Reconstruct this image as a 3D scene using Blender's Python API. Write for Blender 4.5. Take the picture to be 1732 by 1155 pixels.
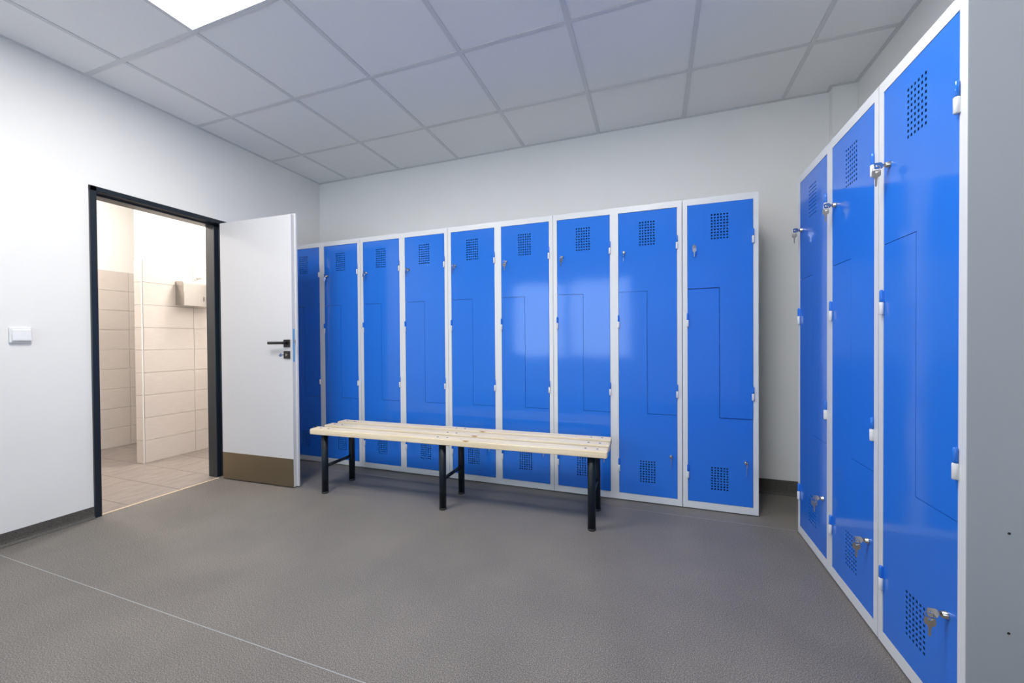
import bpy, bmesh, math, random
from mathutils import Vector, Matrix
random.seed(7)
scene = bpy.context.scene
col = scene.collection
for o in list(bpy.data.objects):
    bpy.data.objects.remove(o)

# ------------------------------------------------------------------ camera
FPX, CYPX = 671.773, 583.979
YAW, PITCH, ROLL = 0.3463, -0.0103, -0.0071
CAM = Vector((3.162, -3.1093, 1.0388))
F = Vector((-math.sin(YAW) * math.cos(PITCH), math.cos(YAW) * math.cos(PITCH), math.sin(PITCH)))
R = Vector((math.cos(YAW), math.sin(YAW), 0))
U = R.cross(F)
R2 = math.cos(ROLL) * R + math.sin(ROLL) * U
U2 = -math.sin(ROLL) * R + math.cos(ROLL) * U
cd = bpy.data.cameras.new('camera')
cam = bpy.data.objects.new('camera', cd)
col.objects.link(cam)
cam.matrix_world = Matrix(((R2.x, U2.x, -F.x, CAM.x), (R2.y, U2.y, -F.y, CAM.y), (R2.z, U2.z, -F.z, CAM.z), (0, 0, 0, 1)))
cd.sensor_fit = 'HORIZONTAL'
cd.sensor_width = 36.0
cd.lens = FPX / 1732 * 36
cd.shift_y = (CYPX - 577.5) / 1732
cd.clip_start = 0.02
scene.camera = cam

# ------------------------------------------------------------------ world, exposure
wd = bpy.data.worlds.new('world')
scene.world = wd
wd.use_nodes = True
bg = wd.node_tree.nodes['Background']
bg.inputs[0].default_value = (0.70, 0.86, 1.0, 1)
bg.inputs[1].default_value = 4.6
scene.view_settings.view_transform = 'Standard'
scene.view_settings.look = 'None'
scene.view_settings.gamma = 1
scene.view_settings.use_curve_mapping = False
scene.view_settings.exposure = 0.22
PANEL_E = 30.0          # brightness of the ceiling panels
WASH_E = 86.0           # brightness of the washroom lamps

# ------------------------------------------------------------------ measures
ZC = 2.622              # suspended ceiling
XW, YF = 4.344, -4.6    # right wall, wall behind the camera
YL, XR = -0.444, 3.882  # front planes of the two locker rows
LH = 1.899

# ------------------------------------------------------------------ materials
def mat(name, color, rough=0.5, metal=0.0, spec=0.5, coat=0.0, emit=None, estr=0.0):
    m = bpy.data.materials.new(name)
    m.use_nodes = True
    b = m.node_tree.nodes['Principled BSDF']
    b.inputs['Base Color'].default_value = (*color, 1)
    b.inputs['Roughness'].default_value = rough
    b.inputs['Metallic'].default_value = metal
    b.inputs['Specular IOR Level'].default_value = spec
    b.inputs['Coat Weight'].default_value = coat
    if emit:
        b.inputs['Emission Color'].default_value = (*emit, 1)
        b.inputs['Emission Strength'].default_value = estr
    return m

def nodes(m):
    nt = m.node_tree
    return nt, nt.nodes, nt.links, nt.nodes['Principled BSDF']

def add_coord(m, scale=(1, 1, 1), kind='Object'):
    nt, n, l, b = nodes(m)
    tc = n.new('ShaderNodeTexCoord')
    mp = n.new('ShaderNodeMapping')
    mp.inputs['Scale'].default_value = scale
    l.new(tc.outputs[kind], mp.inputs[0])
    return mp.outputs[0]

def noise(m, vec, scale, detail=2, rough=0.5):
    nt, n, l, b = nodes(m)
    t = n.new('ShaderNodeTexNoise')
    t.inputs['Scale'].default_value = scale
    t.inputs['Detail'].default_value = detail
    t.inputs['Roughness'].default_value = rough
    l.new(vec, t.inputs['Vector'])
    return t.outputs['Fac']

def ramp(m, fac, stops):
    nt, n, l, b = nodes(m)
    r = n.new('ShaderNodeValToRGB')
    e = r.color_ramp.elements
    while len(e) < len(stops):
        e.new(0.5)
    for el, (p, c) in zip(e, stops):
        el.position = p
        el.color = (*c, 1)
    l.new(fac, r.inputs[0])
    return r.outputs[0]

def mixc(m, fac, a, b2, mode='MIX'):
    nt, n, l, b = nodes(m)
    x = n.new('ShaderNodeMix')
    x.data_type = 'RGBA'
    x.blend_type = mode
    for s, v in ((0, fac), (6, a), (7, b2)):
        if hasattr(v, 'links'):
            l.new(v, x.inputs[s])
        elif s == 0:
            x.inputs[0].default_value = v
        else:
            x.inputs[s].default_value = (*v, 1)
    return x.outputs[2]

def bump(m, h, strength=0.1, dist=0.01):
    nt, n, l, b = nodes(m)
    bp = n.new('ShaderNodeBump')
    bp.inputs['Strength'].default_value = strength
    bp.inputs['Distance'].default_value = dist
    l.new(h, bp.inputs['Height'])
    l.new(bp.outputs[0], b.inputs['Normal'])

def setc(m, c):
    nt, n, l, b = nodes(m)
    l.new(c, b.inputs['Base Color'])

M = {}
M['wall'] = mat('wall_paint', (0.85, 0.845, 0.83), 0.75, spec=0.25)
v = add_coord(M['wall'])
setc(M['wall'], ramp(M['wall'], noise(M['wall'], v, 2.5, 3), [(0.35, (0.845, 0.84, 0.825)), (0.65, (0.86, 0.855, 0.845))]))
bump(M['wall'], noise(M['wall'], v, 120, 3), 0.08, 0.002)

M['wash_wall'] = mat('washroom_paint', (0.86, 0.85, 0.83), 0.7, spec=0.25)
v = add_coord(M['wash_wall'])
bump(M['wash_wall'], noise(M['wash_wall'], v, 120, 3), 0.06, 0.002)

M['tile_c'] = mat('ceiling_tile', (0.74, 0.74, 0.75), 0.85, spec=0.2)
v = add_coord(M['tile_c'])
setc(M['tile_c'], ramp(M['tile_c'], noise(M['tile_c'], v, 260, 2), [(0.3, (0.83, 0.83, 0.84)), (0.6, (0.88, 0.88, 0.89))]))
bump(M['tile_c'], noise(M['tile_c'], v, 300, 2), 0.15, 0.001)
M['bar_c'] = mat('ceiling_bar', (0.68, 0.685, 0.70), 0.5)
M['slab'] = mat('ceiling_slab', (0.5, 0.5, 0.5), 0.9)

m = M['floor'] = mat('vinyl_floor', (0.2, 0.19, 0.18), 0.5, spec=0.3)
v = add_coord(m)
f1 = ramp(m, noise(m, v, 290, 3, 0.75), [(0.32, (0.056, 0.051, 0.046)), (0.5, (0.172, 0.159, 0.145)), (0.68, (0.385, 0.365, 0.342))])
f2 = ramp(m, noise(m, v, 3.0, 4), [(0.3, (0.86, 0.86, 0.86)), (0.7, (1.05, 1.04, 1.02))])
setc(m, mixc(m, 1.0, f1, f2, 'MULTIPLY'))
bump(m, noise(m, v, 350, 2), 0.05, 0.001)
M['skirt'] = mat('vinyl_skirting', (0.13, 0.125, 0.115), 0.5, spec=0.3)
v = add_coord(M['skirt'])
setc(M['skirt'], ramp(M['skirt'], noise(M['skirt'], v, 330, 3, 0.7), [(0.3, (0.045, 0.042, 0.037)), (0.5, (0.095, 0.089, 0.08)), (0.72, (0.18, 0.17, 0.155))]))
M['weld'] = mat('vinyl_weld', (0.36, 0.37, 0.375), 0.5)

m = M['blue'] = mat('blue_enamel', (0.021, 0.172, 0.71), 0.10, spec=0.5)
v = add_coord(m, kind='Object')
nt, n, l, b = nodes(m)
oi = n.new('ShaderNodeObjectInfo')
va = n.new('ShaderNodeVectorMath'); va.operation = 'MULTIPLY_ADD'
cx = n.new('ShaderNodeCombineXYZ')
l.new(oi.outputs['Random'], cx.inputs[0]); l.new(oi.outputs['Random'], cx.inputs[2])
va.inputs[1].default_value = (17, 17, 17)
l.new(cx.outputs[0], va.inputs[0]); l.new(v, va.inputs[2])
bump(m, noise(m, va.outputs[0], 2.8, 1), 0.13, 0.02)
M['grey'] = mat('light_grey_enamel', (0.70, 0.72, 0.745), 0.35, spec=0.4)
v = add_coord(M['grey'])
bump(M['grey'], noise(M['grey'], v, 260, 2), 0.03, 0.001)
M['side'] = mat('grey_carcass_enamel', (0.40, 0.44, 0.50), 0.35, spec=0.4)
M['plastic'] = mat('white_plastic', (0.82, 0.82, 0.83), 0.35)
M['chrome'] = mat('nickel_plate', (0.62, 0.60, 0.57), 0.18, metal=1.0)
M['steel_dark'] = mat('screw_steel', (0.16, 0.19, 0.26), 0.35, metal=0.8)
M['dark'] = mat('dark_hole', (0.012, 0.012, 0.015), 0.8)
M['rubber'] = mat('black_rubber', (0.02, 0.02, 0.02), 0.7)
M['frame_dark'] = mat('anthracite_enamel', (0.010, 0.016, 0.024), 0.32, spec=0.5)
M['bench_dark'] = mat('bench_leg_enamel', (0.006, 0.012, 0.018), 0.42, spec=0.3)
M['black'] = mat('matt_black', (0.008, 0.008, 0.009), 0.4)
M['leaf'] = mat('door_laminate', (0.62, 0.62, 0.645), 0.45, spec=0.4)
M['bronze'] = mat('bronze_plate', (0.20, 0.155, 0.10), 0.4, metal=0.7)
v = add_coord(M['bronze'], (2, 2, 300))
bump(M['bronze'], noise(M['bronze'], v, 2, 2), 0.05, 0.001)
M['film'] = mat('blue_protective_film', (0.13, 0.36, 0.66), 0.3)
M['inox'] = mat('stainless_steel', (0.50, 0.48, 0.46), 0.2, metal=1.0)
M['thresh'] = mat('threshold_strip', (0.78, 0.62, 0.44), 0.4)

m = M['wtile'] = mat('wall_tile', (0.66, 0.58, 0.51), 0.28, spec=0.5)
v = add_coord(m, (1, 1, 6), 'Generated')
setc(m, ramp(m, noise(m, v, 5, 4), [(0.3, (0.64, 0.58, 0.54)), (0.7, (0.70, 0.645, 0.605))]))
m = M['ftile'] = mat('floor_tile', (0.4, 0.36, 0.33), 0.4, spec=0.4)
v = add_coord(m, (3, 1, 1), 'Object')
setc(m, ramp(m, noise(m, v, 7, 5, 0.6), [(0.3, (0.215, 0.185, 0.168)), (0.7, (0.32, 0.28, 0.257))]))
M['grout'] = mat('grout', (0.66, 0.57, 0.48), 0.8)
M['wgrout'] = mat('wall_grout', (0.56, 0.49, 0.43), 0.8)

# pine: growth rings along the slat, a few knots
m = M['pine'] = mat('pine_wood', (0.8, 0.65, 0.42), 0.42, spec=0.35)
v = add_coord(m, (0.35, 7, 9))
grain = ramp(m, noise(m, v, 6.0, 4, 0.55), [(0.30, (0.74, 0.60, 0.40)), (0.5, (0.82, 0.70, 0.51)), (0.68, (0.86, 0.76, 0.59))])
nt, n, l, b = nodes(m)
vor = n.new('ShaderNodeTexVoronoi')
vor.inputs['Scale'].default_value = 1.0
l.new(add_coord(m, (3.1, 9.0, 9.0)), vor.inputs['Vector'])
kn = ramp(m, vor.outputs['Distance'], [(0.03, (1, 1, 1)), (0.085, (0, 0, 0))])
setc(m, mixc(m, kn, grain, (0.42, 0.23, 0.07)))
bump(m, noise(m, v, 9.0, 3), 0.05, 0.002)

M['led'] = mat('led_diffuser', (0.9, 0.9, 0.9), 0.5, emit=(1.0, 0.968, 0.925), estr=PANEL_E)
M['wash_led'] = mat('washroom_lamp', (0.9, 0.9, 0.9), 0.5, emit=(1.0, 0.925, 0.85), estr=WASH_E)

m = M['glass'] = bpy.data.materials.new('window_glass')
m.use_nodes = True
nt = m.node_tree
nt.nodes.remove(nt.nodes['Principled BSDF'])
tr = nt.nodes.new('ShaderNodeBsdfTransparent')
gl = nt.nodes.new('ShaderNodeBsdfGlossy')
gl.inputs['Roughness'].default_value = 0.02
fr = nt.nodes.new('ShaderNodeFresnel')
mx = nt.nodes.new('ShaderNodeMixShader')
nt.links.new(fr.outputs[0], mx.inputs[0])
nt.links.new(tr.outputs[0], mx.inputs[1])
nt.links.new(gl.outputs[0], mx.inputs[2])
nt.links.new(mx.outputs[0], nt.nodes['Material Output'].inputs[0])

# ------------------------------------------------------------------ builders
class MB:
    """collects shapes into one bmesh"""
    def __init__(self):
        self.bm = bmesh.new()

    def box(self, x0, x1, y0, y1, z0, z1, bev=0.0, seg=1):
        t = bmesh.new()
        bmesh.ops.create_cube(t, size=1.0)
        for vv in t.verts:
            vv.co = Vector(((x0 + x1) / 2 + vv.co.x * (x1 - x0), (y0 + y1) / 2 + vv.co.y * (y1 - y0), (z0 + z1) / 2 + vv.co.z * (z1 - z0)))
        if bev:
            bmesh.ops.bevel(t, geom=list(t.edges), offset=bev, segments=seg, affect='EDGES', profile=0.5)
        self._take(t)
        return self

    def _take(self, t):
        me = bpy.data.meshes.new('tmp')
        t.to_mesh(me)
        t.free()
        self.bm.from_mesh(me)
        bpy.data.meshes.remove(me)

    def cyl(self, p0, p1, r0, r1=None, seg=16, caps=True):
        r1 = r0 if r1 is None else r1
        p0, p1 = Vector(p0), Vector(p1)
        d = (p1 - p0).normalized()
        a = d.orthogonal().normalized()
        c = d.cross(a)
        A, B = [], []
        for i in range(seg):
            t = 2 * math.pi * i / seg
            o = a * math.cos(t) + c * math.sin(t)
            A.append(self.bm.verts.new(p0 + o * r0))
            B.append(self.bm.verts.new(p1 + o * r1))
        for i in range(seg):
            f = self.bm.faces.new((A[i], A[(i + 1) % seg], B[(i + 1) % seg], B[i]))
            f.smooth = True
        if caps:
            self.bm.faces.new(list(reversed(A)))
            self.bm.faces.new(B)
        return self

    def lathe(self, base, axis, prof, seg=20):
        """prof: (distance along the axis, radius)"""
        base, d = Vector(base), Vector(axis).normalized()
        a = d.orthogonal().normalized()
        c = d.cross(a)
        rings = []
        for h, r in prof:
            rings.append([self.bm.verts.new(base + d * h + (a * math.cos(2 * math.pi * i / seg) + c * math.sin(2 * math.pi * i / seg)) * r) for i in range(seg)])
        for k in range(len(rings) - 1):
            for i in range(seg):
                f = self.bm.faces.new((rings[k][i], rings[k][(i + 1) % seg], rings[k + 1][(i + 1) % seg], rings[k + 1][i]))
                f.smooth = True
        self.bm.faces.new(list(reversed(rings[0])))
        self.bm.faces.new(rings[-1])
        return self

    def torus(self, c, nrm, R_, r, seg=20, ms=8):
        c, d = Vector(c), Vector(nrm).normalized()
        a = d.orthogonal().normalized()
        b_ = d.cross(a)
        rings = []
        for i in range(seg):
            t = 2 * math.pi * i / seg
            o = a * math.cos(t) + b_ * math.sin(t)
            rings.append([self.bm.verts.new(c + o * (R_ + r * math.cos(2 * math.pi * k / ms)) + d * r * math.sin(2 * math.pi * k / ms)) for k in range(ms)])
        for i in range(seg):
            for k in range(ms):
                f = self.bm.faces.new((rings[i][k], rings[(i + 1) % seg][k], rings[(i + 1) % seg][(k + 1) % ms], rings[i][(k + 1) % ms]))
                f.smooth = True
        return self

    def prism(self, pts, axis, a0, a1):
        """pts: 2D outline in the two other axes, extruded along axis"""
        def P(u, w, a):
            return {'x': (a, u, w), 'y': (u, a, w), 'z': (u, w, a)}[axis]
        A = [self.bm.verts.new(P(u, w, a0)) for u, w in pts]
        B = [self.bm.verts.new(P(u, w, a1)) for u, w in pts]
        k = len(pts)
        self.bm.faces.new(A)
        self.bm.faces.new(list(reversed(B)))
        for i in range(k):
            self.bm.faces.new((A[i], B[i], B[(i + 1) % k], A[(i + 1) % k]))
        return self

    def cells(self, xs, zs, inside, y0, y1):
        """sheet in the xz plane made of the cells that are inside, from y0 to y1"""
        vd = {}
        def V(i, j, y):
            k = (i, j, y)
            if k not in vd:
                vd[k] = self.bm.verts.new((xs[i], y, zs[j]))
            return vd[k]
        nx, nz = len(xs) - 1, len(zs) - 1
        I = [[inside((xs[i] + xs[i + 1]) / 2, (zs[j] + zs[j + 1]) / 2) for j in range(nz)] for i in range(nx)]
        g = lambda i, j: 0 <= i < nx and 0 <= j < nz and I[i][j]
        for i in range(nx):
            for j in range(nz):
                if not I[i][j]:
                    continue
                self.bm.faces.new((V(i, j, y0), V(i + 1, j, y0), V(i + 1, j + 1, y0), V(i, j + 1, y0)))
                self.bm.faces.new((V(i, j, y1), V(i, j + 1, y1), V(i + 1, j + 1, y1), V(i + 1, j, y1)))
                if not g(i - 1, j): self.bm.faces.new((V(i, j, y0), V(i, j + 1, y0), V(i, j + 1, y1), V(i, j, y1)))
                if not g(i + 1, j): self.bm.faces.new((V(i + 1, j, y0), V(i + 1, j, y1), V(i + 1, j + 1, y1), V(i + 1, j + 1, y0)))
                if not g(i, j - 1): self.bm.faces.new((V(i, j, y0), V(i, j, y1), V(i + 1, j, y1), V(i + 1, j, y0)))
                if not g(i, j + 1): self.bm.faces.new((V(i, j + 1, y0), V(i + 1, j + 1, y0), V(i + 1, j + 1, y1), V(i, j + 1, y1)))
        return self

    def mesh(self, name, material):
        bmesh.ops.recalc_face_normals(self.bm, faces=self.bm.faces)
        me = bpy.data.meshes.new(name)
        self.bm.to_mesh(me)
        self.bm.free()
        me.materials.append(material)
        return me

    def build(self, name, material, parent=None, loc=(0, 0, 0), rot=(0, 0, 0)):
        return link(name, self.mesh(name, material), parent, loc, rot)

def link(name, me, parent=None, loc=(0, 0, 0), rot=(0, 0, 0)):
    o = bpy.data.objects.new(name, me)
    col.objects.link(o)
    o.parent = parent
    o.location = loc
    o.rotation_euler = rot
    return o

def tag(o, label, cat, group=None, kind=None):
    o['label'] = label
    o['category'] = cat
    if group: o['group'] = group
    if kind: o['kind'] = kind
    return o

def empty(name, loc=(0, 0, 0), rz=0.0):
    o = bpy.data.objects.new(name, None)
    o.empty_display_size = 0.1
    col.objects.link(o)
    o.location = loc
    o.rotation_euler = (0, 0, rz)
    return o

def box(name, material, x0, x1, y0, y1, z0, z1, parent=None, bev=0.0, seg=1):
    """a box whose origin is the middle of its base, in the parent's frame"""
    cx, cy = (x0 + x1) / 2, (y0 + y1) / 2
    return MB().box(x0 - cx, x1 - cx, y0 - cy, y1 - cy, 0, z1 - z0, bev, seg).build(name, material, parent, (cx, cy, z0))

ST = 'structure'
# ------------------------------------------------------------------ room shell
floor = box('floor', M['floor'], -0.012, XW, YF, 0.0, -0.1, 0.0)
tag(floor, 'speckled grey brown vinyl floor of the changing room', 'floor', kind=ST)
def fchild(name, material, x0, x1, y0, y1, z0, z1, bev=0.0):
    o = box(name, material, x0, x1, y0, y1, z0, z1, None, bev)
    o.parent = floor
    o.matrix_parent_inverse = floor.matrix_basis.inverted()
    return o
for (x0, x1, yy, dx) in ((0.02, XW, -2.135, 0.0026), (0.02, XW, -0.572, 0.0016)):
    fchild('weld_seam', M['weld'], x0, x1, yy - dx / 2, yy + dx / 2, -0.001, 0.0006)

DY0, DY1 = -1.735, -0.930      # outer edges of the door frame
DZ = 1.985
LT = 0.125                     # thickness of the left wall
w = MB()
w.box(-LT, 0, YF, DY0 + 0.01, 0, ZC + 0.1)
w.box(-LT, 0, DY1 - 0.01, 0.0, 0, ZC + 0.1)
w.box(-LT, 0, DY0 + 0.01, DY1 - 0.01, DZ - 0.01, ZC + 0.1)
tag(w.build('wall_left', M['wall']), 'white plastered wall with the doorway to the washroom', 'wall', kind=ST)
wb = box('wall_back', M['wall'], -LT, XW + 0.12, 0, 0.12, 0, ZC + 0.1)
tag(wb, 'white plastered wall behind the long row of blue lockers', 'wall', kind=ST)
pil = box('wall_corner', M['wall'], 4.216, XW, -0.058, 0, 0, ZC + 0.1)
tag(pil, 'shallow white pilaster in the corner behind the right lockers', 'pilaster', kind=ST)
tag(box('wall_right', M['wall'], XW, XW + 0.12, YF, 0, 0, ZC + 0.1), 'white plastered wall behind the right hand lockers', 'wall', kind=ST)
# wall behind the camera with a wide window
WX0, WX1, WZ0, WZ1 = 0.60, 2.80, 0.70, 2.15
w = MB()
w.box(-LT, WX0, YF - 0.3, YF, 0, ZC + 0.1)
w.box(WX1, XW + 0.12, YF - 0.3, YF, 0, ZC + 0.1)
w.box(WX0, WX1, YF - 0.3, YF, 0, WZ0)
w.box(WX0, WX1, YF - 0.3, YF, WZ1, ZC + 0.1)
tag(w.build('wall_front', M['wall']), 'white plastered window wall opposite the long locker row', 'wall', kind=ST)
win = empty('window_1', ((WX0 + WX1) / 2, YF - 0.2, WZ0))
tag(win, 'white framed two pane window opposite the long locker row', 'window', kind=ST)
hw, hh = (WX1 - WX0) / 2, WZ1 - WZ0
wf = MB()
wf.box(-hw, hw, -0.03, 0.03, 0, 0.06, 0.004).box(-hw, hw, -0.03, 0.03, hh - 0.06, hh, 0.004)
wf.box(-hw, -hw + 0.06, -0.03, 0.03, 0.06, hh - 0.06, 0.004).box(hw - 0.06, hw, -0.03, 0.03, 0.06, hh - 0.06, 0.004)
wf.box(-0.045, 0.045, -0.03, 0.03, 0.06, hh - 0.06, 0.004)
wf.build('window_frame', M['plastic'], win)
for s in (-1, 1):
    box('pane', M['glass'], min(s * 0.045, s * (hw - 0.06)), max(s * 0.045, s * (hw - 0.06)), -0.003, 0.003, 0.06, hh - 0.06, win)
box('window_sill', M['plastic'], -hw, hw, 0.03, 0.24, -0.0, 0.02, win, 0.004)

# skirting with a small cove foot
def skirting(name, x0, y0, x1, y1, nx, ny, h, label):
    """runs from (x0,y0) to (x1,y1); (nx,ny) points into the room"""
    L = math.hypot(x1 - x0, y1 - y0)
    o = MB().prism([(0, 0), (0.028, 0), (0.016, 0.004), (0.008, 0.012), (0.005, 0.024), (0.005, h), (0, h)], 'x', 0, L).build(name, M['skirt'])
    dx, dy = (x1 - x0) / L, (y1 - y0) / L
    o.matrix_world = Matrix(((dx, nx, 0, x0), (dy, ny, 0, y0), (0, 0, 1, 0), (0, 0, 0, 1)))
    tag(o, label, 'baseboard', kind=ST)
    return o
skirting('baseboard_left', 0, YF, 0, DY0, 1, 0, 0.068, 'dark vinyl skirting left of the doorway under the light switch')
skirting('baseboard_left', 0, DY1, 0, 0, 1, 0, 0.068, 'dark vinyl skirting between doorway and room corner')
skirting('baseboard_back', 0, 0, 4.216, 0, 0, -1, 0.095, 'dark vinyl skirting along the wall behind the long locker row')
skirting('baseboard_corner', 4.216, -0.058, XW, -0.058, 0, -1, 0.095, 'dark vinyl skirting on the corner pilaster')
skirting('baseboard_right', XW, -0.06, XW, YF, -1, 0, 0.068, 'dark vinyl skirting along the right wall')
skirting('baseboard_front', 0, YF, XW, YF, 0, 1, 0.068, 'dark vinyl skirting below the window')

# ------------------------------------------------------------------ suspended ceiling
ceil = box('ceiling', M['slab'], 0, XW, YF, 0, ZC + 0.10, ZC + 0.2)
tag(ceil, 'suspended ceiling of square off white tiles in a grey grid', 'ceiling', kind=ST)
def cchild(name, me, loc):
    o = link(name, me)
    o.parent = ceil
    o.location = Vector(loc) - ceil.location
    return o
GX = [0.0] + [0.359 + 0.6 * i for i in range(7)] + [XW]
GY = [0.0] + [-0.54 - 0.6 * i for i in range(7)] + [YF]
panels = {(2, 3), (5, 3)}      # cells taken by the light panels
tile_cache = {}
def tile_mesh(w_, d_):
    k = (round(w_, 3), round(d_, 3))
    if k not in tile_cache:
        tile_cache[k] = MB().box(-w_ / 2, w_ / 2, -d_ / 2, d_ / 2, 0, 0.015).mesh('ceiling_tile', M['tile_c'])
    return tile_cache[k]
for i in range(len(GX) - 1):
    for j in range(len(GY) - 1):
        if (i, j) in panels:
            continue
        x0, x1, y0, y1 = GX[i], GX[i + 1], GY[j + 1], GY[j]
        cchild('ceiling_tile', tile_mesh(x1 - x0 - 0.004, y1 - y0 - 0.004), ((x0 + x1) / 2, (y0 + y1) / 2, ZC + 0.004))
for x in GX[1:-1]:
    cchild('grid_bar', MB().box(-0.012, 0.012, YF / 2 + 0.02, -YF / 2 - 0.02, 0, 0.0038).mesh('grid_bar', M['bar_c']), (x, YF / 2, ZC))
for y in GY[1:-1]:
    for i in range(len(GX) - 1):
        x0, x1 = GX[i] + (0.012 if i else 0.02), GX[i + 1] - (0.012 if i < len(GX) - 2 else 0.02)
        cchild('grid_bar', MB().box(-(x1 - x0) / 2, (x1 - x0) / 2, -0.012, 0.012, 0, 0.0036).mesh('grid_bar', M['bar_c']), ((x0 + x1) / 2, y, ZC))
for (x0, x1, y0, y1) in ((0.0, 0.02, YF, 0), (0.02, 4.196, -0.02, 0), (4.196, 4.216, -0.078, -0.0), (4.216, XW, -0.078, -0.058), (XW - 0.02, XW, YF, -0.078), (0.02, XW - 0.02, YF, YF + 0.02)):
    cchild('edge_trim', MB().box(-(x1 - x0) / 2, (x1 - x0) / 2, -(y1 - y0) / 2, (y1 - y0) / 2, 0, 0.0034).mesh('edge_trim', M['bar_c']), ((x0 + x1) / 2, (y0 + y1) / 2, ZC))

def led_panel(i, j, label):
    x0, x1, y0, y1 = GX[i], GX[i + 1], GY[j + 1], GY[j]
    p = empty('ceiling_light', ((x0 + x1) / 2, (y0 + y1) / 2, ZC))
    tag(p, label, 'ceiling light', 'square light panels in the ceiling')
    h = 0.2975
    fr_ = MB()
    fr_.box(-h, h, -h, -h + 0.010, 0.004, 0.016).box(-h, h, h - 0.010, h, 0.004, 0.016)
    fr_.box(-h, -h + 0.010, -h + 0.010, h - 0.010, 0.004, 0.016).box(h - 0.010, h, -h + 0.010, h - 0.010, 0.004, 0.016)
    fr_.build('panel_frame', M['plastic'], p)
    d = h - 0.010
    MB().box(-d, d, -d, d, 0.006, 0.014).build('diffuser', M['led'], p)
led_panel(2, 3, 'bright square light panel in the ceiling above the doorway side')
led_panel(5, 3, 'bright square light panel in the ceiling nearer the right lockers')

# ------------------------------------------------------------------ washroom beyond the door
BX, BP = -1.952, -1.011            # far wall, partition face
BY0, BY1, BZ = -2.3, 0.6, 2.55
wfl = box('floor_washroom', M['grout'], BX - 0.1, -0.012, BY0 - 0.05, BY1 + 0.05, -0.1, -0.003)
tag(wfl, 'beige tiled washroom floor seen through the doorway', 'floor', kind=ST)
ft_cache = {}
def wchild(parent, name, me, loc):
    o = link(name, me)
    o.parent = parent
    o.location = Vector(loc) - parent.location
    return o
def floor_tiles():
    # courses of 60 x 30 cm tiles running along x, in half bond
    ys = [-2.13, -1.84, -1.553, -1.26, -0.98, -0.685, -0.39, -0.10, 0.19, 0.48]
    for r in range(len(ys) - 1):
        y0, y1 = ys[r], ys[r + 1]
        off = -0.61 if r % 2 == 0 else -0.31
        xs = [off + 0.6 * q for q in range(-4, 3)]
        for q in range(len(xs) - 1):
            x0, x1 = max(xs[q], BX), min(xs[q + 1], -0.014)
            if x1 - x0 < 0.03:
                continue
            key = (round(x1 - x0, 3), round(y1 - y0, 3))
            if key not in ft_cache:
                a, c = (x1 - x0) / 2 - 0.002, (y1 - y0) / 2 - 0.002
                ft_cache[key] = MB().box(-a, a, -c, c, -0.008, 0, 0.0008).mesh('tile', M['ftile'])
            wchild(wfl, 'tile', ft_cache[key], ((x0 + x1) / 2, (y0 + y1) / 2, 0.0))
floor_tiles()
tag(box('trim_1', M['thresh'], -0.016, -0.004, -1.70, -1.006, -0.002, 0.004, bev=0.001), 'thin pale threshold strip across the doorway floor', 'threshold', kind=ST)

def tiled_wall(name, body, face, label):
    """body: box; face: list of (axis, plane, sign, ua, ub, [joints], top) tile fields"""
    o = box(name, M['wash_wall'], *body)
    tag(o, label, 'wall', kind=ST)
    cache = {}
    for axis, plane, sg, us in face:
        for r in range(9):
            z0, z1 = r * 0.197, (r + 1) * 0.197
            for q in range(len(us) - 1):
                u0, u1 = us[q], us[q + 1]
                key = (axis, round(u1 - u0, 3))
                if key not in cache:
                    a, hgt = (u1 - u0) / 2 - 0.0012, 0.197 - 0.0024
                    mb = MB()
                    if axis == 'x':
                        mb.box(-0.0045, 0.0045, -a, a, 0.0012, hgt + 0.0012, 0.0008)
                    else:
                        mb.box(-a, a, -0.0045, 0.0045, 0.0012, hgt + 0.0012, 0.0008)
                    cache[key] = mb.mesh('tile', M['wtile'])
                um = (u0 + u1) / 2
                loc = (plane + sg * 0.0045, um, z0) if axis == 'x' else (um, plane + sg * 0.0045, z0)
                wchild(o, 'tile', cache[key], loc)
    return o
pt = tiled_wall('wall_washroom_partition', (-1.115, BP - 0.010, -0.955, BY1, 0, BZ),
    [('x', BP - 0.009, 1, [-0.955, -0.553, -0.15, 0.25, 0.59]), ('y', -0.955, -1, [-1.114, BP - 0.001])],
    'beige tiled washroom partition with a free end, seen through the doorway')
g_ = MB().box(-0.004, 0.002, -0.0045, 0.0015, 0, 1.775).build('corner_profile', M['plastic'])
g_.parent = pt; g_.location = Vector((BP, -0.962, 0.0)) - pt.location
tiled_wall('wall_washroom_far', (BX - 0.12, BX - 0.009, BY0, BY1, 0, BZ), [('x', BX - 0.009, 1, [-1.79, -1.39, -0.99, -0.588, -0.188, 0.212])],
    'beige tiled far wall of the washroom left of the partition')
tag(box('wall_washroom_side', M['wash_wall'], BX - 0.12, -LT, BY1, BY1 + 0.1, 0, BZ), 'white washroom side wall hidden beyond the doorway', 'wall', kind=ST)
tag(box('wall_washroom_near', M['wash_wall'], BX - 0.12, -LT, BY0 - 0.1, BY0, 0, BZ), 'white washroom end wall left of the doorway', 'wall', kind=ST)
tag(box('ceiling_washroom', M['wash_wall'], BX - 0.12, -LT, BY0 - 0.1, BY1 + 0.1, BZ, BZ + 0.1), 'white washroom ceiling beyond the doorway', 'ceiling', kind=ST)
tag(box('wall_washroom_return', M['wash_wall'], -LT, -LT + 0.10, 0.0, BY1 + 0.1, 0, BZ), 'short white washroom wall beside the doorway', 'wall', kind=ST)
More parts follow.
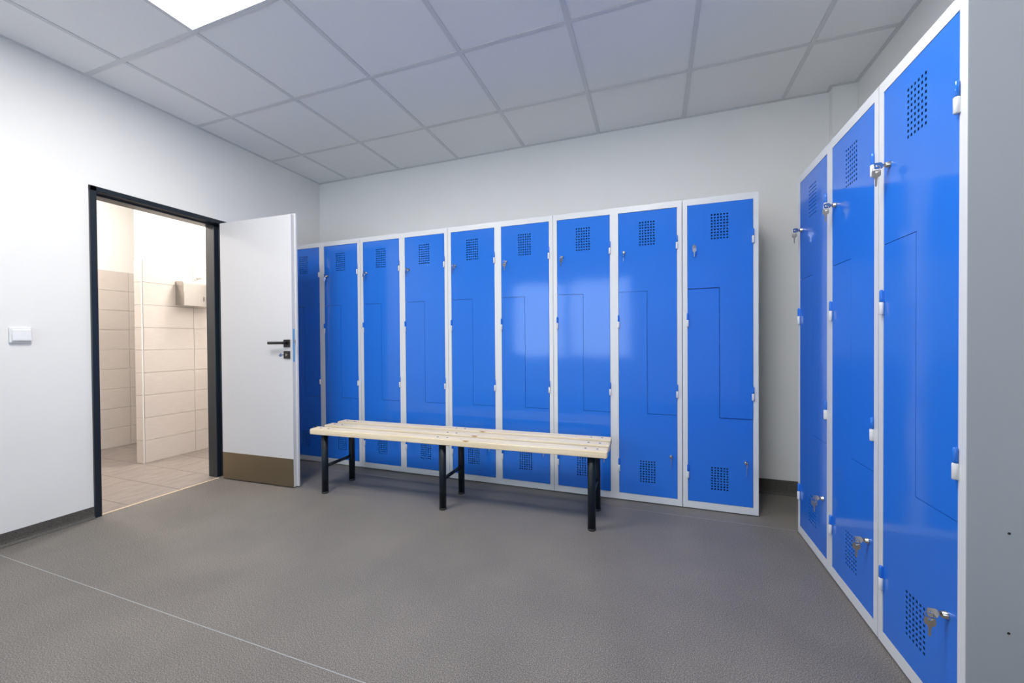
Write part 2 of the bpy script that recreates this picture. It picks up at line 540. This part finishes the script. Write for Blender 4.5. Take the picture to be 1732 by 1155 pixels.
def round_lamp(x, y, label):
    p = empty('round_ceiling_lamp', (x, y, BZ))
    tag(p, label, 'ceiling light', 'round washroom lamps')
    MB().lathe((0, 0, 0), (0, 0, -1), [(0, 0.165), (0.02, 0.165), (0.025, 0.15)], 28).build('lamp_base', M['plastic'], p)
    MB().lathe((0, 0, -0.025), (0, 0, -1), [(0, 0.15), (0.03, 0.145), (0.05, 0.12), (0.06, 0.06), (0.062, 0.01)], 28).build('lamp_shade', M['wash_led'], p)
round_lamp(-0.52, -0.35, 'round warm white lamp on the washroom ceiling before the partition')
round_lamp(-1.50, -1.45, 'round warm white lamp on the washroom ceiling near the far wall')

# towel dispenser and the hook above it
td = empty('towel_dispenser', (BP, -0.565, 1.385))
tag(td, 'mirror polished steel towel dispenser on the tiled washroom partition', 'dispenser')
MB().prism([(0.0, 0.012), (0.10, 0.0), (0.115, 0.004), (0.115, 0.212), (0.105, 0.226), (0.0, 0.232)], 'y', -0.14, 0.14).build('housing', M['inox'], td)
MB().box(0.115, 0.118, -0.138, 0.138, 0.006, 0.125, 0.001).build('front_flap', M['inox'], td)
MB().box(0.1178, 0.119, 0.028, 0.034, 0.055, 0.095).build('level_slot', M['dark'], td)
hk = empty('wall_hook', (BP, -0.52, 1.665))
tag(hk, 'small chrome hook on the washroom wall above the towel dispenser', 'hook')
MB().lathe((0, 0, 0), (1, 0, 0), [(0, 0.014), (0.006, 0.014), (0.008, 0.006), (0.045, 0.006), (0.05, 0.012), (0.06, 0.014), (0.066, 0.008)], 16).build('peg', M['chrome'], hk)
MB().lathe((0.035, -0.0, 0), (0, -1, -0.5), [(0, 0.004), (0.03, 0.004), (0.035, 0.009), (0.045, 0.009), (0.048, 0.004)], 12).build('side_peg', M['chrome'], hk)

# ------------------------------------------------------------------ door frame (steel, rebated) and leaf
tf = empty('trim_2', (0, (DY0 + DY1) / 2, 0))
tag(tf, 'dark anthracite steel door frame around the washroom doorway', 'door frame', kind=ST)
yc = (DY0 + DY1) / 2
def jamb(side):
    # profile in (x, y), y measured from the outer edge inwards
    pr = [(0.012, 0.0), (0.014, 0.003), (0.014, 0.030), (0.010, 0.034), (-0.034, 0.034), (-0.036, 0.036), (-0.036, 0.068), (-0.038, 0.071), (-LT - 0.004, 0.071), (-LT - 0.008, 0.068), (-LT - 0.008, 0.0), (-LT, 0.0), (-LT, 0.012), (0.0, 0.012), (0.0, 0.0)]
    if side < 0:
        pr = [(x, DY0 - yc + (q if q < 0.03 else 0.031 + (q - 0.031) * 0.35)) for x, q in pr]
    else:
        pr = [(x, DY1 - yc - q) for x, q in pr]
    return MB().prism(pr, 'z', 0, DZ - 0.001)
jamb(-1).build('jamb', M['frame_dark'], tf)
jamb(1).build('jamb', M['frame_dark'], tf)
ph = [(0.012, 0.0), (0.014, -0.003), (0.014, -0.028), (0.010, -0.031), (-0.034, -0.031), (-0.036, -0.033), (-0.036, -0.040), (-0.038, -0.043), (-LT - 0.004, -0.043), (-LT - 0.008, -0.040), (-LT - 0.008, 0.0), (-LT, 0.0), (-LT, -0.011), (0.0, -0.011), (0.0, 0.0)]
MB().prism([(x, DZ + z) for x, z in ph], 'y', DY0 - yc, DY1 - yc).build('head', M['frame_dark'], tf)

ANG = math.radians(2.0)
leaf = empty('door_1', (0.020, -0.9655, 0.008), ANG)
tag(leaf, 'white door leaf standing wide open with bronze kick plate', 'door', kind=ST)
LWD, LHT = 0.712, 1.944
MB().box(0.018, LWD, -0.042, -0.0145, 0, LHT, 0.001).box(0.004, LWD + 0.014, -0.015, 0.0, 0, LHT + 0.012, 0.001).build('leaf', M['leaf'], leaf)
MB().box(0.020, LWD - 0.001, -0.0435, -0.042, 0.0, 0.200).build('kick_plate', M['bronze'], leaf)
MB().box(LWD, LWD + 0.0015, -0.036, -0.022, 0.895, 1.130).build('lock_faceplate', M['film'], leaf)
lt = MB().box(LWD + 0.0014, LWD + 0.012, -0.034, -0.023, 1.035, 1.055, 0.003)
lt.build('latch_bolt', M['chrome'], leaf)
hn = MB().box(0.640, 0.694, -0.051, -0.042, 1.000, 1.054, 0.0012).build('handle', M['black'], leaf)
MB().cyl((0.667, -0.050, 1.030), (0.667, -0.082, 1.030), 0.0095).box(0.535, 0.677, -0.092, -0.078, 1.020, 1.040, 0.002).build('lever', M['black'], hn)
lr = MB().box(0.640, 0.694, -0.051, -0.042, 0.918, 0.972, 0.0012).build('lock_rosette', M['black'], leaf)
MB().cyl((0.667, -0.0505, 0.945), (0.667, -0.054, 0.945), 0.010).build('cylinder', M['chrome'], lr)
for zz in (0.20, 1.70):
    MB().cyl((0.004, 0.006, zz), (0.004, 0.006, zz + 0.09), 0.0065, seg=12).build('hinge', M['chrome'], leaf)
dk = empty('door_key', (0.020 + 0.667, -0.9655 - 0.033, 0.953), ANG)
tag(dk, 'small steel key in the lock below the black lever handle', 'key')
MB().box(-0.0012, 0.0012, -0.030, 0.012, -0.004, 0.004).build('blade', M['chrome'], dk)
MB().lathe((-0.0012, -0.042, 0.0), (1, 0, 0), [(0, 0.012), (0.0024, 0.012)], 16).build('bow', M['chrome'], dk)
MB().torus((-0.012, -0.046, -0.004), (0.2, 0.3, 1), 0.014, 0.0009, 18, 6).build('key_ring', M['chrome'], dk)

sw = empty('light_switch', (0.0, -2.015, 1.047), 0)
tag(sw, 'white square light switch on the wall left of the doorway', 'light switch')
MB().box(0.0, 0.012, -0.0405, 0.0405, 0, 0.084, 0.005, 3).build('switch_plate', M['plastic'], sw)
MB().prism([(0.011, 0.010), (0.020, 0.011), (0.023, 0.014), (0.0235, 0.020), (0.018, 0.068), (0.015, 0.073), (0.011, 0.074)], 'y', -0.033, 0.033).build('rocker', M['plastic'], sw)

# ------------------------------------------------------------------ lockers
POST, MID, DW = 0.027, 0.052, 0.3535
DZ0, DZ1, SZ0, SZ1 = 0.047, 1.861, 0.571, 1.352
VX0, VX1 = DW / 2 - 0.046, DW / 2 + 0.046
def vent_steps(a, b, k, hole):
    p = (b - a - hole) / (k - 1)
    return [(a + i * p, a + i * p + hole) for i in range(k)]
GAP = 0.002
def door_mesh(upper):
    xm = DW / 2
    vz = (1.643, 1.793) if upper else (0.131, 0.268)
    hx = vent_steps(VX0, VX1, 6, 0.0088)
    hz = vent_steps(vz[0], vz[1], 9, 0.0088)
    xs = [GAP, DW - GAP, xm - GAP / 2, xm + GAP / 2] + [q for h in hx for q in h]
    zs = ([DZ1 - GAP, SZ1 + GAP / 2, SZ0 + GAP / 2] if upper else [DZ0 + GAP, SZ0 - GAP / 2, SZ1 - GAP / 2]) + [q for h in hz for q in h]
    xs, zs = sorted(set(round(q, 5) for q in xs)), sorted(set(round(q, 5) for q in zs))
    def inside(x, z):
        if any(a < x < b_ for a, b_ in hx) and any(a < z < b_ for a, b_ in hz):
            return False
        if upper:
            return z > SZ1 or x > xm + GAP / 2
        return z < SZ0 or x < xm - GAP / 2
    mb = MB().cells(xs, zs, inside, 0.0, 0.0014)
    # folded edges of the sheet
    e0, e1, f0, f1, y0, y1 = GAP, DW - GAP, xm - GAP / 2, xm + GAP / 2, 0.0012, 0.0105
    t_ = 0.0014
    if upper:
        b0, b1, s1 = SZ1 + GAP / 2, DZ1 - GAP, SZ0 + GAP / 2
        mb.box(e0, e0 + t_, y0, y1, b0, b1).box(e0, e1, y0, y1, b1 - t_, b1).box(e1 - t_, e1, y0, y1, s1, b1)
        mb.box(f1, e1, y0, y1, s1, s1 + t_).box(f1, f1 + t_, y0, y1, s1, b0).box(e0, f1, y0, y1, b0, b0 + t_)
    else:
        b0, b1, s1 = DZ0 + GAP, SZ0 - GAP / 2, SZ1 - GAP / 2
        mb.box(e1 - t_, e1, y0, y1, b0, b1).box(e0, e1, y0, y1, b0, b0 + t_).box(e0, e0 + t_, y0, y1, b0, s1)
        mb.box(e0, f0, y0, y1, s1 - t_, s1).box(f0 - t_, f0, y0, y1, b1, s1).box(f0, e1, y0, y1, b1 - t_, b1)
    return mb.mesh('door', M['blue'])
ME_DOOR = {True: door_mesh(True), False: door_mesh(False)}
# hinge halves: blue knuckle on the door, grey knuckle with a short plate on the frame
def knuckle(material, z0, z1, r, tip, side):
    mb = MB()
    prof = [(0, r * 0.8), (0.002, r), (z1 - z0 - tip, r), (z1 - z0, r * (0.55 if tip > 0.003 else 0.8))]
    mb.lathe((0, 0, z0), (0, 0, 1), prof, 14)
    mb.box(min(0, side * 0.006), max(0, side * 0.006), 0.0, 0.011, z0 + 0.001, z1 - 0.004)
    return mb.mesh('hinge_knuckle', material)
ME_KB = {s: knuckle(M['blue'], 0.042, 0.083, 0.0055, 0.004, -s) for s in (-1, 1)}
ME_KG = {s: knuckle(M['grey'], 0.0, 0.0415, 0.0068, 0.002, s) for s in (-1, 1)}
ME_LOCK = MB().lathe((0, 0.004, 0), (0, -1, 0), [(0, 0.011), (0.008, 0.011), (0.010, 0.0095), (0.016, 0.009), (0.0175, 0.0075)], 20).mesh('lock', M['chrome'])
ME_SLOT = MB().box(-0.0012, 0.0012, -0.0142, -0.013, -0.005, 0.005).mesh('key_slot', M['dark'])

# keys: a plate with a hole; local z runs from the bow's far end down to the tip
def key_mesh():
    L = 0.054
    outer = [(-0.0075, 0.0), (0.0075, 0.0), (0.011, -0.003), (0.0115, -0.017), (0.009, -0.0215), (0.0042, -0.0235), (0.0042, -0.0275), (0.0030, -0.0285),
             (0.0030, -0.034), (0.0018, -0.036), (0.0030, -0.038), (0.0016, -0.041), (0.0030, -0.0435), (0.0018, -0.046), (0.0028, -0.049), (0.0, -L),
             (-0.0030, -0.0505), (-0.0030, -0.0285), (-0.0042, -0.0275), (-0.0042, -0.0235), (-0.009, -0.0215), (-0.0115, -0.017), (-0.011, -0.003)]
    hole = [(0.0034 * math.sin(t), -0.0062 + 0.0030 * math.cos(t)) for t in [2 * math.pi * i / 10 for i in range(10)]]
    bm = bmesh.new()
    def loop(pts):
        vs = [bm.verts.new((x, -0.0010, z)) for x, z in pts]
        return [bm.edges.new((vs[i], vs[(i + 1) % len(vs)])) for i in range(len(vs))]
    es = loop(outer) + loop(hole)
    bmesh.ops.triangle_fill(bm, use_beauty=True, use_dissolve=False, edges=es)
    fs = list(bm.faces)
    ex = bmesh.ops.extrude_face_region(bm, geom=fs)
    for v_ in [g for g in ex['geom'] if isinstance(g, bmesh.types.BMVert)]:
        v_.co.y += 0.0020
    bmesh.ops.recalc_face_normals(bm, faces=bm.faces)
    me = bpy.data.meshes.new('key')
    bm.to_mesh(me)
    bm.free()
    me.materials.append(M['chrome'])
    return me
ME_KEY = key_mesh()
ME_RING = MB().torus((0, 0, 0), (1, 0, 0), 0.0105, 0.0008, 18, 6).mesh('key_ring', M['chrome'])

def keys_at(frame, x, z, roll, swing, label, group, yfront):
    """a key in the lock and its spare hanging from it on a wire ring; frame is the locker's matrix"""
    k = empty('key_pair')
    tag(k, label, 'keys', group)
    k.matrix_world = frame @ Matrix.Translation((x, yfront - 0.0142, z))
    # inserted key: its length axis along -y, bow outermost
    a = link('key', ME_KEY, k)
    # key local -z (tip) must point to +y; rolled about y
    a.matrix_local = Matrix.Rotation(roll, 4, 'Y') @ Matrix.Translation((0, -0.0275, 0)) @ Matrix.Rotation(math.radians(90), 4, 'X')
    # hole of the inserted key
    hole = (Matrix.Rotation(roll, 4, 'Y') @ Vector((0, -0.0275 + 0.0062, 0)))
    r = link('key_ring', ME_RING, k, (hole.x, hole.y, hole.z - 0.0098), (0, 0, swing + math.radians(75)))
    h = link('key', ME_KEY, k, (hole.x, hole.y, hole.z - 0.0198 + 0.0062), (math.radians(3), 0, swing))
    return k

def locker(name, loc, rz, cols, depth, label, group, info):
    """info: per column a dict(upper, lower: (roll, swing), names, out)"""
    W = 2 * POST + cols * DW + (cols - 1) * MID
    t = empty(name, loc, rz)
    tag(t, label, 'locker', group)
    fm = Matrix.Translation(loc) @ Matrix.Rotation(rz, 4, 'Z')
    zb = 0.006
    cb = MB()
    cb.box(0, 0.0015, 0.0016, depth, zb, LH).box(W - 0.0015, W, 0.0016, depth, zb, LH)
    cb.box(0.0015, W - 0.0015, 0.0016, depth, LH - 0.0015, LH).box(0.0015, W - 0.0015, 0.016, depth, 0.03, 0.0315)
    cb.box(0.0015, W - 0.0015, depth - 0.0015, depth, 0.0315, LH - 0.0015)
    for c in range(cols - 1):
        xm = POST + DW + MID / 2
        cb.box(xm - 0.001, xm + 0.001, 0.02, depth - 0.0015, 0.0315, LH - 0.0015)
    body = cb.build('carcass', M['side'], t)
    fr_ = MB()
    xs = [0.0]
    zs = [zb, DZ0, DZ1, LH]
    op = []
    for c in range(cols):
        a = POST + c * (DW + MID)
        op.append((a, a + DW))
        xs += [a, a + DW]
    xs.append(W)
    fr_.cells(xs, zs, lambda x, z: not (DZ0 < z < DZ1 and any(a < x < b_ for a, b_ in op)), 0.0, 0.0016)
    # door stop lip behind the opening
    for a, b_ in op:
        fr_.box(a - 0.0014, a, 0.0016, 0.016, DZ0, DZ1).box(b_, b_ + 0.0014, 0.0016, 0.016, DZ0, DZ1)
        fr_.box(a, b_, 0.0016, 0.016, DZ1, DZ1 + 0.0014).box(a, b_, 0.0016, 0.016, DZ0 - 0.0014, DZ0)
        fr_.box(a - 0.0014, a + 0.008, 0.016, 0.0175, DZ0, DZ1).box(b_ - 0.008, b_ + 0.0014, 0.016, 0.0175, DZ0, DZ1)
    frame = fr_.build('face_frame', M['grey'], t)
    for sx in (0.03, W - 0.03):
        for sy in (0.05, depth - 0.04):
            MB().cyl((sx, sy, 0), (sx, sy, 0.031), 0.014, seg=12).build('foot', M['rubber'], t)
    for c in range(cols):
        a, b_ = op[c]
        inf = info[c]
        for upper in (True, False):
            yo = inf['out'][0 if upper else 1]
            d = link('door', ME_DOOR[upper], t, (a, yo, 0))
            side = 1 if upper else -1
            hxp = (b_ - 0.001) if upper else (a + 0.001)
            for hz in ((1.603, 0.680) if upper else (1.119, 0.189)):
                link('hinge_knuckle', ME_KB[side], d, (hxp - a, -0.005 - yo, hz))
                k = link('hinge_knuckle', ME_KG[side], frame, (hxp, -0.005, hz))
            lx, lz = (a + 0.037, 1.606) if upper else (b_ - 0.038, 0.310)
            lk = link('lock', ME_LOCK, d, (lx - a, 0, lz))
            link('key_slot', ME_SLOT, lk)
            ks = inf['keys'][0 if upper else 1]
            if ks:
                keys_at(fm, lx, lz, ks[0], ks[1], f"keys in the {'upper' if upper else 'lower'} lock of {inf['name']}", 'key pairs in the locker locks', yo)
    return t, body

rad = math.radians
ORD = ['first', 'second', 'third', 'fourth', 'fifth', 'sixth', 'seventh', 'eighth', 'ninth']
X9 = 3.7286
WD2, WD1 = 2 * POST + 2 * DW + MID, 2 * POST + DW
rolls_u = [(70, 30), (80, 60), (85, 70), (75, 75), (75, 65), (60, 25), (40, 50), (15, 85), (85, 8)]
rolls_l = [(70, 30), (80, 60), (85, 70), (75, 75), (75, 65), (60, 70), (40, 60), (80, 88), (80, 75)]
def cinfo(i):
    return dict(name=f'the {ORD[i]} locker column from the door',
                keys=((rad(rolls_u[i][0]), rad(rolls_u[i][1])), (rad(rolls_l[i][0]), rad(rolls_l[i][1]))),
                out=(-0.0035, 0.003) if i == 8 else ((0.004, 0.002) if i == 7 else (random.uniform(0.0, 0.0015), random.uniform(0.0, 0.0015))))
LABELS = ['double blue locker with grey frame, partly hidden behind the open door',
          'double blue locker with grey frame behind the left end of the bench',
          'double blue locker with grey frame behind the middle of the bench',
          'double blue locker with grey frame at the right end of the bench',
          'single blue locker with grey frame ending the long row on the right']
for u in range(5):
    cols = 2 if u < 4 else 1
    if u < 4:
        x0 = X9 - 0.4105 - (4 - u) * 0.8152 + 0.0015
    else:
        x0 = X9 - WD1
    locker('double_locker' if cols == 2 else 'single_locker', (x0, YL, 0), 0, cols, 0.41, LABELS[u], 'lockers of the long row', [cinfo(2 * u + c) for c in range(cols)])
ra = [dict(name='the farthest column of the right lockers', keys=((rad(88), rad(82)), (rad(88), rad(84))), out=(0.001, 0.001)),
      dict(name='the middle column of the right lockers', keys=((rad(84), rad(80)), (rad(84), rad(78))), out=(0.001, 0.0015))]
rc = [dict(name='the nearest column of the right lockers', keys=((rad(80), rad(76)), (rad(82), rad(72))), out=(0.001, 0.001))]
locker('double_locker', (XR, -0.586, 0), -math.pi / 2, 2, 0.42, 'double blue locker on the right, farther from the camera', 'lockers on the right', ra)
single, body = locker('single_locker', (XR, -1.4035, 0), -math.pi / 2, 1, 0.42, 'single blue locker nearest the camera with its grey side showing', 'lockers on the right', rc)
for zz in (0.568, 0.326):
    MB().cyl((WD1 + 0.0002, 0.079, zz), (WD1 - 0.001, 0.079, zz), 0.0032, seg=12).build('screw_hole', M['dark'], body)

# ------------------------------------------------------------------ bench
bn = empty('bench', (1.915, -0.815, 0), rad(1.7))
tag(bn, 'long pine slat bench on black tubular legs before the lockers', 'bench')
BT, BB = 0.446, 0.409
slat_w, gapb = 0.086, 0.045
for k in range(3):
    yc_ = (k - 1) * (slat_w + gapb)
    a, L2 = slat_w / 2, 1.0
    c = 0.007
    mb = MB()
    # rounded plan corners, eased edges
    pts = []
    for (sx, sy) in ((1, -1), (1, 1), (-1, 1), (-1, -1)):
        cx_, cy_ = sx * (L2 - c), sy * (a - c)
        st = {(1, -1): -90, (1, 1): 0, (-1, 1): 90, (-1, -1): 180}[(sx, sy)]
        for q in range(4):
            t_ = rad(st + 30 * q)
            pts.append((cx_ + c * math.cos(t_), cy_ + c * math.sin(t_)))
    mb.prism(pts, 'z', BB, BT)
    bmesh.ops.bevel(mb.bm, geom=[e for e in mb.bm.edges if abs(e.verts[0].co.z - e.verts[1].co.z) < 1e-5], offset=0.004, segments=2, affect='EDGES')
    sl = mb.build('slat', M['pine'], bn, (0, yc_, 0))
    for fx in (-0.908, 0.0, 0.912):
        for dx in (-0.0325, 0.0325):
            MB().lathe((fx + dx, 0.0, BT - 0.001), (0, 0, 1), [(0, 0.0075), (0.002, 0.0070), (0.0035, 0.004)], 12).build('screw', M['steel_dark'], sl)
for fx in (-0.908, 0.0, 0.912):
    for yy in (-0.134, 0.134):
        lg = MB().cyl((fx, yy, 0.012), (fx, yy, BB - 0.004), 0.0215, seg=24).build('leg', M['bench_dark'], bn)
        MB().lathe((fx, yy, 0), (0, 0, 1), [(0, 0.021), (0.003, 0.0228), (0.013, 0.0228)], 24).build('foot_cap', M['rubber'], lg)
    MB().cyl((fx, -0.118, 0.185), (fx, 0.118, 0.185), 0.011, seg=16).build('stretcher', M['bench_dark'], bn)
    MB().box(fx - 0.065, fx + 0.065, -0.165, 0.165, BB - 0.004, BB, 0.001).build('seat_bracket', M['bench_dark'], bn)
